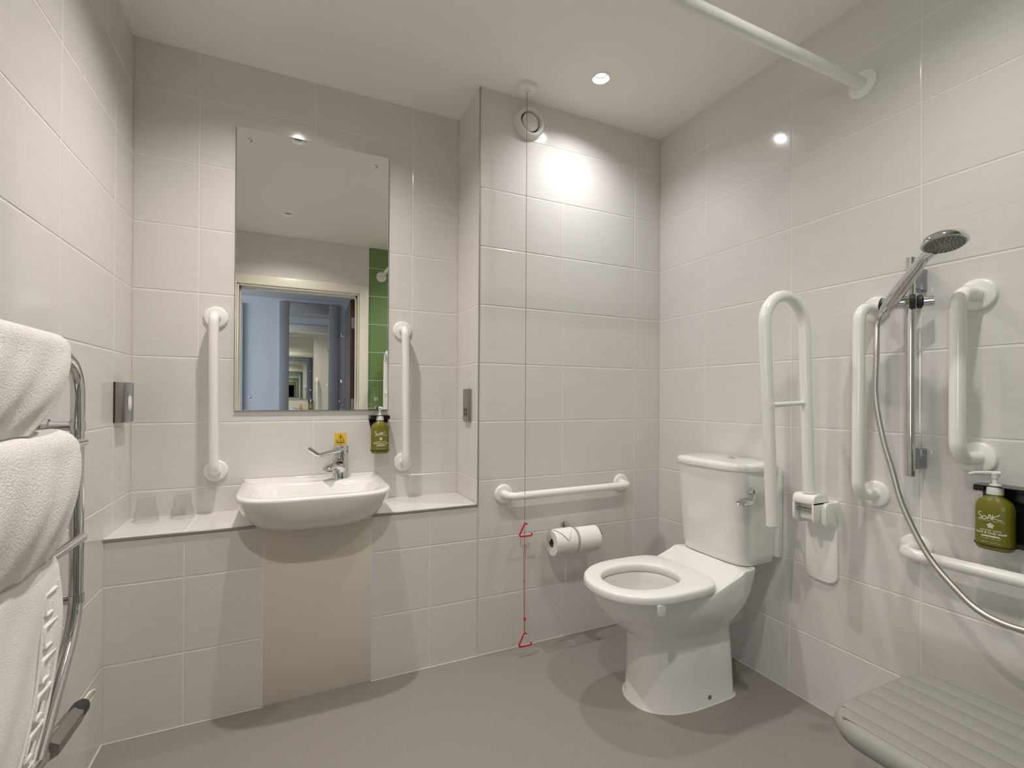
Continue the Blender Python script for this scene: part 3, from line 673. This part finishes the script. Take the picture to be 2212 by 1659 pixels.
bottle('olive green pump soap bottle in a black bracket on the shower wall', (-.052, -1.3215, .7185), -pi/2, M['olive'], na=radians(-50))
bottle('dark purple bottle beside the olive one on the shower wall, cut by the frame edge', (-.052, -1.435, .7185), -pi/2, M['purple'], False)

def bracket(label, loc, rz, ys):
    """local: wall plane y=0, room is -y; ys: bottle centres along x"""
    t = thing('bottle_bracket', label, 'bracket', loc, rz)
    x0, x1 = min(ys)-.042, max(ys)+.042
    out = [(x0, .148), (x1, .148), (x1-.012, .09), (x1-.018, .03), (x1-.03, .004), (x0+.03, .004), (x0+.018, .03), (x0+.012, .09)]
    finish('back_plate', prism(bmesh.new(), out, 'xz', -.012, 0, .001), M['black'], t)
    bm = prism(bmesh.new(), rrect(x0, x1, -.066, 0, [.003, .003, .012, .012]), 'xy', .1645, .1665, 0)
    box(bm, x0, x0+.022, -.062, -.012, .150, .1645, .003); box(bm, x1-.022, x1, -.062, -.012, .150, .1645, .003); box(bm, x0, x1, -.012, 0, .1472, .1655, 0)
    finish('top_plate', bm, M['black'], t)
    for y in ys:
        finish('wire_hoop', tube([(y+.0415*cos(a)*1.0, -.050+.0282*sin(a), .0135+.001*sin(a)) for a in [2*pi*k/40 for k in range(40)]], .0015, 8, closed=True), M['black'], t)
    return t
bracket('black wall bracket with wire hoop holding one bottle by the mirror', (-1.3715, D, .862), 0, [0])
bracket('long black wall bracket holding two bottles on the shower wall', (0, -1.3215, .7185), -pi/2, [0, .1135])

# ------------------------------------------------------------------ tumblers
def tumbler(label, x, y, r=.038, h=.094):
    t = thing('glass_tumbler', label, 'glass', (x, y, .6516))
    n = 40; prof = [(r, 0), (r+.0003, .002), (r-.001, .026), (r-.003, .034), (r-.0065, .040), (r-.010, .083), (r-.012, .090), (r-.016, h)]
    R_ = []
    for (rr_, z) in prof:
        fl = .04 if .03 < z < .088 else 0
        R_.append([((rr_*(1-fl*(.5+.5*cos(10*2*pi*k/n))))*cos(2*pi*k/n), (rr_*(1-fl*(.5+.5*cos(10*2*pi*k/n))))*sin(2*pi*k/n), z) for k in range(n)])
    inn = [(.002, h-.012), (r-.020, h-.012), (r-.0155, h-.016), (r-.0135, .076), (r-.0098, .040), (r-.0058, .034), (r-.0035, .026), (r-.0022, .001)]
    I_ = [[(q*cos(2*pi*k/n), q*sin(2*pi*k/n), z) for k in range(n)] for q, z in inn]
    bm = loft(bmesh.new(), I_+R_, True, True)
    finish('tumbler_glass', bm, M['glass'], t, 60)
tumbler('upturned clear glass tumbler at the left end of the ledge', -2.205, .222)
tumbler('upturned clear glass tumbler nearer the basin on the ledge', -2.097, .236)

# ------------------------------------------------------------------ wall plates in the alcove
t = thing('tissue_dispenser', 'chrome box with an oval tissue opening on the left wall', 'dispenser', (L, .140, 1.0865))
finish('casing', bx(.0, .027, -.0475, .0475, -.068, .068, bev=.001), M['steel'], t)
finish('back_gasket', bx(0, .003, -.049, .047, -.069, .069), M['ink'], t, 0)
fc = finish('front_plate', prism(bmesh.new(), rrect(-.0478, .0478, -.0683, .0683, .006), 'yz', .0275, .032, .0006), M['dchrome'], t)
finish('opening_rim', tube([(.0323, .024*cos(a), .027*sin(a)-.001) for a in [2*pi*k/36 for k in range(36)]], .0016, 8, closed=True), M['chrome'], fc)
bm = lat([(.0, 0), (.023, .0006), (.012, .003), (0, .0045)], (.0318, 0, -.001), (1, 0, 0), 28, cap=False, squash=(1, 1.1))
finish('tissue', bm, M['tissue'], fc)
t = thing('shaver_socket', 'narrow grey metal shaver socket plate on the alcove side wall', 'socket', (EDGE, .1225, 1.0735))
finish('socket_plate', bx(-.015, 0, -.0375, .0375, -.0735, .0735, bev=.003), M['steel'], t)
for y in (-.012, .013):
    for z in (-.040, -.020):
        finish('socket_slot', prism(bmesh.new(), rrect(y-.0065, y+.0065, z-.0085, z+.0085, .004), 'yz', -.0156, -.0145), M['ink'], t, 0)

# ------------------------------------------------------------------ toilet roll holder and rolls
t = thing('toilet_roll_holder', 'chrome double toilet roll holder below the horizontal grab bar', 'roll holder', (-.565, 0, .475))
bm = tube(fillet([(0, 0, .047), (0, -.028, .050), (0, -.050, .046), (0, -.062, .004)], .012), .0065, 14)
lathe(bm, [(.016, 0), (.016, .006), (.008, .008)], (0, 0, .044), (0, -1, 0), 24)
finish('bracket_arm', bm, M['chrome'], t)
finish('spindle', tube([(-.125, -.074, .012), (.145, -.074, .012)], .0075, 16), M['chrome'], t)
for x, n in ((-.125, -1), (.145, 1)): finish('end_knob', lat([(.008, -.018), (.009, -.004), (.0145, 0), (.0145, .004), (.012, .006), (0, .0065)], (x, -.074, .012), (n, 0, 0), 28), M['chrome'], t)
def roll(label, xc, loc_y, z, w_=.108, R=.056):
    t = thing('toilet_roll', label, 'toilet roll', (xc, loc_y, z), 0)
    bm = bmesh.new(); prof = [(.0205, -w_/2), (R-.001, -w_/2), (R, -w_/2+.001), (R, w_/2-.001), (R-.001, w_/2), (.0205, w_/2)]
    lathe(bm, prof+[prof[0]], (0, 0, 0), (1, 0, 0), 56, cap=False)
    finish('paper', bm, M['paper'], t)
    finish('core', lat([(.0203, -w_/2+.0002), (.0203, w_/2-.0002), (.019, w_/2-.0002), (.019, -w_/2+.0002), (.0203, -w_/2+.0002)], (0, 0, 0), (1, 0, 0), 32, cap=False), M['cardb'], t)
    return t
r1 = roll('left toilet roll with its end sheet folded to a point', -.625, -.078, .468)
r2_ = roll('right toilet roll, nearer the corner', -.502, -.078, .466, R=.0565)
bm = bmesh.new(); n_ = 10; R = .0590; rowsv = []
for i in range(n_+1):
    a = radians(100-78*i/n_); s_ = i/n_; hw = .047*(1 if s_ < .25 else (1-(s_-.25)/.75)); hw = max(hw, .0006)
    rowsv.append([bm.verts.new((x_*hw, -(R+.004*s_*s_)*cos(a), (R+.004*s_*s_)*sin(a))) for x_ in (-1, -.5, 0, .5, 1)])
for A, B in zip(rowsv, rowsv[1:]):
    for k in range(4): bm.faces.new((A[k], A[k+1], B[k+1], B[k]))
bmesh.ops.solidify(bm, geom=bm.faces[:], thickness=.0012)
finish('folded_end', bm, M['paper'], r1, 60)

# ------------------------------------------------------------------ shower set
t = thing('shower_riser_rail', 'chrome shower riser rail with sliding handset holder on the right wall', 'shower rail', (0, -1.1365, 1.2))
finish('riser_bar', tube([(-.062, 0, -.316), (-.062, 0, .330)], .0118, 24), M['chrome'], t)
finish('end_cap', lat([(.0122, 0), (.0122, .003), (0, .0035)], (-.062, 0, .329), (0, 0, 1), 24), M['chrome'], t)
for z0, z1 in ((.238, .302), (-.294, -.236)):
    finish('wall_bracket', bx(-.060, 0, -.0135, .0135, z0, z1, bev=.002), M['dchrome'], t)
finish('bracket_sleeve', tube([(-.062, 0, -.312), (-.062, 0, -.236)], .0126, 24), M['chrome'], t)
zc = .200
bm = lat([(.0175, 0), (.0190, .004), (.0190, .042), (.0165, .046)], (-.074, -.004, zc), (-.55, 1, 0), 28)
sl = finish('slider', bm, M['chrome'], t)
finish('slider_ring', lat([(.0200, -.010), (.0222, -.007), (.0222, .0), (.0195, .003)], (-.074, -.006, zc), (-.55, 1, 0), 28), M['rubber'], sl)
finish('slider_grip', lat([(.017, 0), (.0195, .003), (.0195, .012), (.012, .015)], (-.060, -.014, zc-.001), (.5, -1, 0), 28), M['rubber'], sl)
finish('slider_knob', lat([(.0165, 0), (.0165, .022), (.0145, .024), (0, .0245)], (-.053, -.028, zc-.001), (.5, -1, 0), 28), M['chrome'], sl)
HB = Vector((-.103, -1.092, 1.385)); HT = Vector((-.168, -1.218, 1.497))
hold = Vector((-.103, -1.0925, 1.400)); ho = hold-Vector((0, -1.1365, 1.2)); hdir = (HT-HB).normalized()
bm = lat([(.0165, -.012), (.0175, .012), (.0150, .015)], ho, hdir, 24)
finish('holder_cone', bm, M['chrome'], sl)
finish('holder_clip', lat([(.0185, -.010), (.0185, .008)], ho+Vector((0, .006, 0)), (-.2, 1, .2), 20), M['rubber'], sl)
t = thing('shower_handset', 'chrome shower handset with round grey nozzle face', 'shower head', HB)
mid = [HB-hdir*.028, HB-hdir*.012, HB, HB+hdir*.02, HB+hdir*.06, HB+hdir*.12, HT, HT+Vector((-.016, -.030, .012))]
rad = [.0090, .011, .0178, .0192, .0188, .0165, .0142, .013]
pp = catmull([p-HB for p in mid], 6)
def rf(i):
    k = i/6; a = int(k); f_ = k-a
    return rad[min(a, 7)]*(1-f_)+rad[min(a+1, 7)]*f_
finish('handle', sweep(bmesh.new(), pp, rf, 28), M['chrome'], t)
nrm = Vector((-.209, -.147, -.967)).normalized(); hc = Vector((-.208, -1.2795, 1.5115))-HB
finish('head_shell', lat([(.020, -.026), (.034, -.023), (.044, -.016), (.0480, -.006), (.0480, -.001), (.0455, .001), (.043, .001)], hc, nrm, 48), M['chrome'], t)
face = finish('nozzle_face', lat([(.0435, 0), (.042, .0022), (0, .0030)], hc, nrm, 48), M['nozzle'], t)
bm = bmesh.new(); U_ = nrm.orthogonal().normalized(); V_ = nrm.cross(U_)
for rr_, cnt in ((.015, 9), (.0222, 14), (.0295, 20), (.0365, 24)):
    for k in range(cnt):
        a = 2*pi*k/cnt+rr_*90; c = hc+(U_*cos(a)+V_*sin(a))*rr_+nrm*.002
        lathe(bm, [(.0021, 0), (.0015, .0024)], c, nrm, 8)
nz = finish('nozzles', bm, M['tip'], face); nz['kind'] = 'stuff'
hp = [HB-hdir*.018, HB-hdir*.045+Vector((0, 0, -.012)), (-.113, -1.072, 1.245), (-.111, -1.069, 1.12), (-.113, -1.090, .995), (-.118, -1.117, .905), (-.128, -1.150, .803), (-.145, -1.214, .690), (-.160, -1.282, .621), (-.170, -1.344, .580), (-.175, -1.424, .5737), (-.17, -1.50, .60), (-.15, -1.58, .68), (-.09, -1.64, .80), (-.05, -1.66, .875)]
tag(finish('shower_hose', tube(catmull(hp, 10), .0077, 18), M['hose']), 'satin silver shower hose curving down from the handset', 'hose')
t = thing('shower_valve', 'chrome shower mixer valve on the right wall, outside the frame', 'shower valve', (0, -1.72, .92))
bm = tube([(-.055, -.13, 0), (-.055, .13, 0)], .022, 28); finish('valve_body', bm, M['chrome'], t)
for y in (-.075, .075): finish('inlet', lat([(.03, 0), (.03, .006), (.014, .008), (.014, .05)], (0, y, 0), (-1, 0, 0), 28), M['chrome'], t)
finish('hose_outlet', tube([(-.05, .06, -.015), (-.05, .06, -.047)], .009, 16), M['chrome'], t)
for y, n in ((.13, 1), (-.13, -1)): finish('valve_knob', lat([(.024, 0), (.025, .04), (.02, .045), (0, .046)], (-.055, y, 0), (0, n, 0), 28), M['chrome'], t)

# ------------------------------------------------------------------ shower seat
t = thing('fold_down_bench', 'grey textured fold-down shower seat with grooves, bottom right', 'shower seat', (-.565, YB, .48))
X0, X1, Y0, Y1 = -.188, .204, .06, .680
NX = 120; tops = []; bm = bmesh.new()
def ins(x, y):   # distance inside rounded rectangle
    r_ = .085; qx = abs(x)-(.228-r_); qy = max(y-(Y1-r_), (Y0+r_)-y)
    return r_-(math.hypot(max(qx, 0), max(qy, 0))+min(max(qx, qy), 0))
o_ = rrect(X0, X1, Y0, Y1, .085, 12)
def inset_ring(k, z): return [(p[0], p[1], z) for p in rrect(X0+k, X1-k, Y0+k, Y1-k, max(.085-k, .004), 12)]
loft(bm, [inset_ring(.020, -.044), inset_ring(.006, -.040), inset_ring(0, -.028), inset_ring(0, -.020), inset_ring(.004, -.009), inset_ring(.012, -.003), inset_ring(.022, -.0005)], True, True)
pad = finish('seat_pad', bm, M['gseat'], t, 60)
gx = [-.134+.050*k for k in range(7)]
bands = [-.168]+gx+[.186]
for a, b_ in zip(bands, bands[1:]):
    e = .0010
    finish('seat_rib', bx(a+e, b_-e, Y0+.024+(.03 if a < -.16 or b_ > .18 else 0), Y1-.018-(.02 if a < -.16 or b_ > .18 else 0), -.003, .0006, bev=.0008, seg=2), M['gseat'], pad)
finish('wall_hinge', bx(-.17, .17, 0, .03, -.06, .0, bev=.003), M['white'], t)
for s in (-1, 1):
    finish('seat_frame', tube([(s*.14, .015, -.055), (s*.14, .60, -.052)], .011, 14), M['white'], t)
    finish('leg', tube(fillet([(s*.14, .50, -.06), (s*.14, .50, -.476)], .01), .011, 14), M['white'], t)
    finish('foot', lat([(.018, 0), (.018, .02), (.012, .03)], (s*.14, .50, -.479), (0, 0, 1), 20), M['plastic'], t)

# ------------------------------------------------------------------ heated towel rail
TX = -2.175
t = thing('towel_radiator', 'chrome ladder towel radiator standing off the left wall', 'towel rail', (TX, -.9, 0))
def Y(y): return y+.9
YA = -.513; YF = -1.40
loop = fillet([(0, Y(-.70), .400), (0, Y(YA), .60), (0, Y(YA), 1.195), (0, Y(YF), 1.195), (0, Y(YF), .60), (0, Y(YF+.20), .400)], [0, .16, .085, .085, .16, 0], 10)
finish('frame_tube', tube(loop, .0135, 28), M['chrome'], t)
finish('bottom_tube', tube([(0, Y(-1.30), .400), (0, Y(-.60), .394)], .0150, 28), M['chrome'], t)
finish('heating_element', tube([(.006, Y(-.665), .395), (.006, Y(-.535), .388)], .0195, 6), M['steel'], t)
finish('element_cap', lat([(.0175, 0), (.0175, .035), (.014, .048), (.006, .052)], (.006, Y(-.536), .388), (0, 1, -.03), 28), M['rubber'], t)
finish('cap_cord_loop', tube(catmull([(.006, Y(-.486), .392), (.012, Y(-.465), .400), (.016, Y(-.445), .394), (.012, Y(-.450), .378), (.006, Y(-.474), .374), (.004, Y(-.49), .380)], 6), .0024, 10), M['loop'], t)
for z in (1.0025, .785): finish('crossbar', tube([(.010, Y(YA), z), (.010, Y(YF), z)], .0105, 22), M['chrome'], t)
for y in (YA, YF):
    for z in (1.040, .645):
        b_ = finish('wall_bracket', lat([(.016, -.0035), (.016, .045), (.012, .047), (.012, .088)], (L-TX, Y(y), z), (1, 0, 0), 24), M['chrome'], t)
        finish('collar', lat([(.0142, -.010), (.0155, -.010), (.0155, .010), (.0142, .010)], (0, Y(y), z), (0, 0, 1), 28, cap=False), M['chrome'], b_)
        finish('grub_screw', lat([(.005, 0), (.005, .002), (.0025, .002), (.0025, .001), (0, .001)], (L-TX+.03, Y(y)-.0155, z), (0, -1, 0), 16), M['dchrome'], b_)

# towels: folded cloth hung over a bar.  cross-section in x-z, swept along y
def towel(name, label, cat, xb, zb, thick, halfgap, z_front, z_back, y_right, y_left, slope, m_, bulge=.01, seed=1, rmax=.03, curve=0):
    random.seed(seed)
    t = thing(name, label, cat, (xb, (y_right+y_left)/2, zb)); oy = (y_right+y_left)/2
    prof = []; hg = halfgap
    # outer line from front bottom, over top, to back bottom, then inner line back
    nf = 26
    ro = hg+thick
    for k in range(nf+1):
        s = k/nf; z = z_front+(zb-z_front)*s; prof.append((ro+bulge*sin(pi*s)-(1-s)*.006, z, 0))
    for k in range(1, 12): a = pi*k/12; prof.append((ro*cos(a), zb+ro*sin(a), 0))
    for k in range(nf//2+1): s = k/(nf//2); prof.append((-ro, zb-(zb-z_back)*s, 0))
    prof.append((-hg, z_back, 1))
    for k in range(9, -1, -1): prof.append((-hg, z_back+(zb-z_back)*(1-k/10), 1))
    for k in range(11, 0, -1): a = pi*k/12; prof.append((hg*cos(a), zb+hg*sin(a), 1))
    for k in range(13): s = 1-k/12; prof.append((hg, z_front+(zb-z_front)*s, 1))
    ny = 60; rings = []
    er = min(thick*.48, rmax)
    ctr = lambda p: ((hg+thick/2)*(1 if p[0] >= 0 else -1))
    W = y_right-y_left
    for j in range(ny+1):
        s = j/ny; s = s**1.6 if True else s
        yy = y_right-W*s; d_ = min(y_right-yy, yy-y_left)
        f_ = 1 if d_ > er else sqrt(max(0.0, 1-((er-d_)/er)**2))*.85+.15
        ring = []
        for (x, z, inn) in prof:
            # mid line of the cloth at this profile point
            if z > zb and True:
                rr_ = math.hypot(x, z-zb); mr = hg+thick/2; k = mr/max(rr_, 1e-6); mx, mz = x*k, zb+(z-zb)*k
            else: mx, mz = math.copysign(hg+thick/2, x), z
            nx, nz_ = mx+(x-mx)*f_, mz+(z-mz)*f_
            ys = yy
            dz = max(0, zb+ro-z)
            ys = yy-(slope*dz+curve*dz*dz)*(1-s)
            wob = .0025*sin(yy*23+z*14+seed)+.0015*sin(yy*51-z*33)
            if not inn and x > 0: nx += wob*min(1, dz/.06)
            ring.append((nx, ys-oy, nz_-zb))
        rings.append(ring)
    bm = loft(bmesh.new(), rings)
    o = finish('cloth', bm, m_, t, 80)
    return t, o
towel('hand_towel', 'white hand towel folded over the top bar of the towel radiator', 'towel', TX, 1.195, .026, .0145, 1.040, 1.05, -.655, -1.30, .42, M['towel'], .012, 1, curve=2.4)
towel('bath_towel', 'thick white bath towel folded over the middle bar of the towel radiator', 'towel', TX+.010, .998, .034, .0115, .812, .835, -.662, -1.30, .03, M['towel'], .014, 2, curve=1.9)
t3, c3 = towel('bath_mat', 'white bath mat with embossed key border on the lowest bar', 'bath mat', TX+.010, .783, .026, .0115, .40, .45, -.732, -1.30, .02, M['emboss'], .012, 3, curve=.85)
# embossed key border: raised folded bands that follow the mat's right edge
bm = bmesh.new()
def mat_pt(z, dy, lift=0):
    zb = .783; ro = .0375; dz = max(0, zb+ro-z); s = (z-.40)/(zb-.40)
    x = ro+.012*sin(pi*min(1, max(0, s)))-(1-s)*.006+.0006+lift
    y = -.732-(.02*dz+.85*dz*dz)-dy
    return (x, y-(-.732-1.30)/2, z-zb)
for dy in (.022, .088):
    sweep(bm, [mat_pt(.765-.36*k/40, dy) for k in range(41)], .0024, 8)
z = .755; k = 0
while z > .43:
    seq = [(.032, 0), (.078, .0), (.078, -.034), (.050, -.034), (.050, -.017)]
    sweep(bm, fillet([mat_pt(z+dz, dy) for dy, dz in seq], .002, 3), .0036, 8)
    z -= .052; k += 1
kb = finish('embossed_border', bm, M['emboss'], t3, 60)
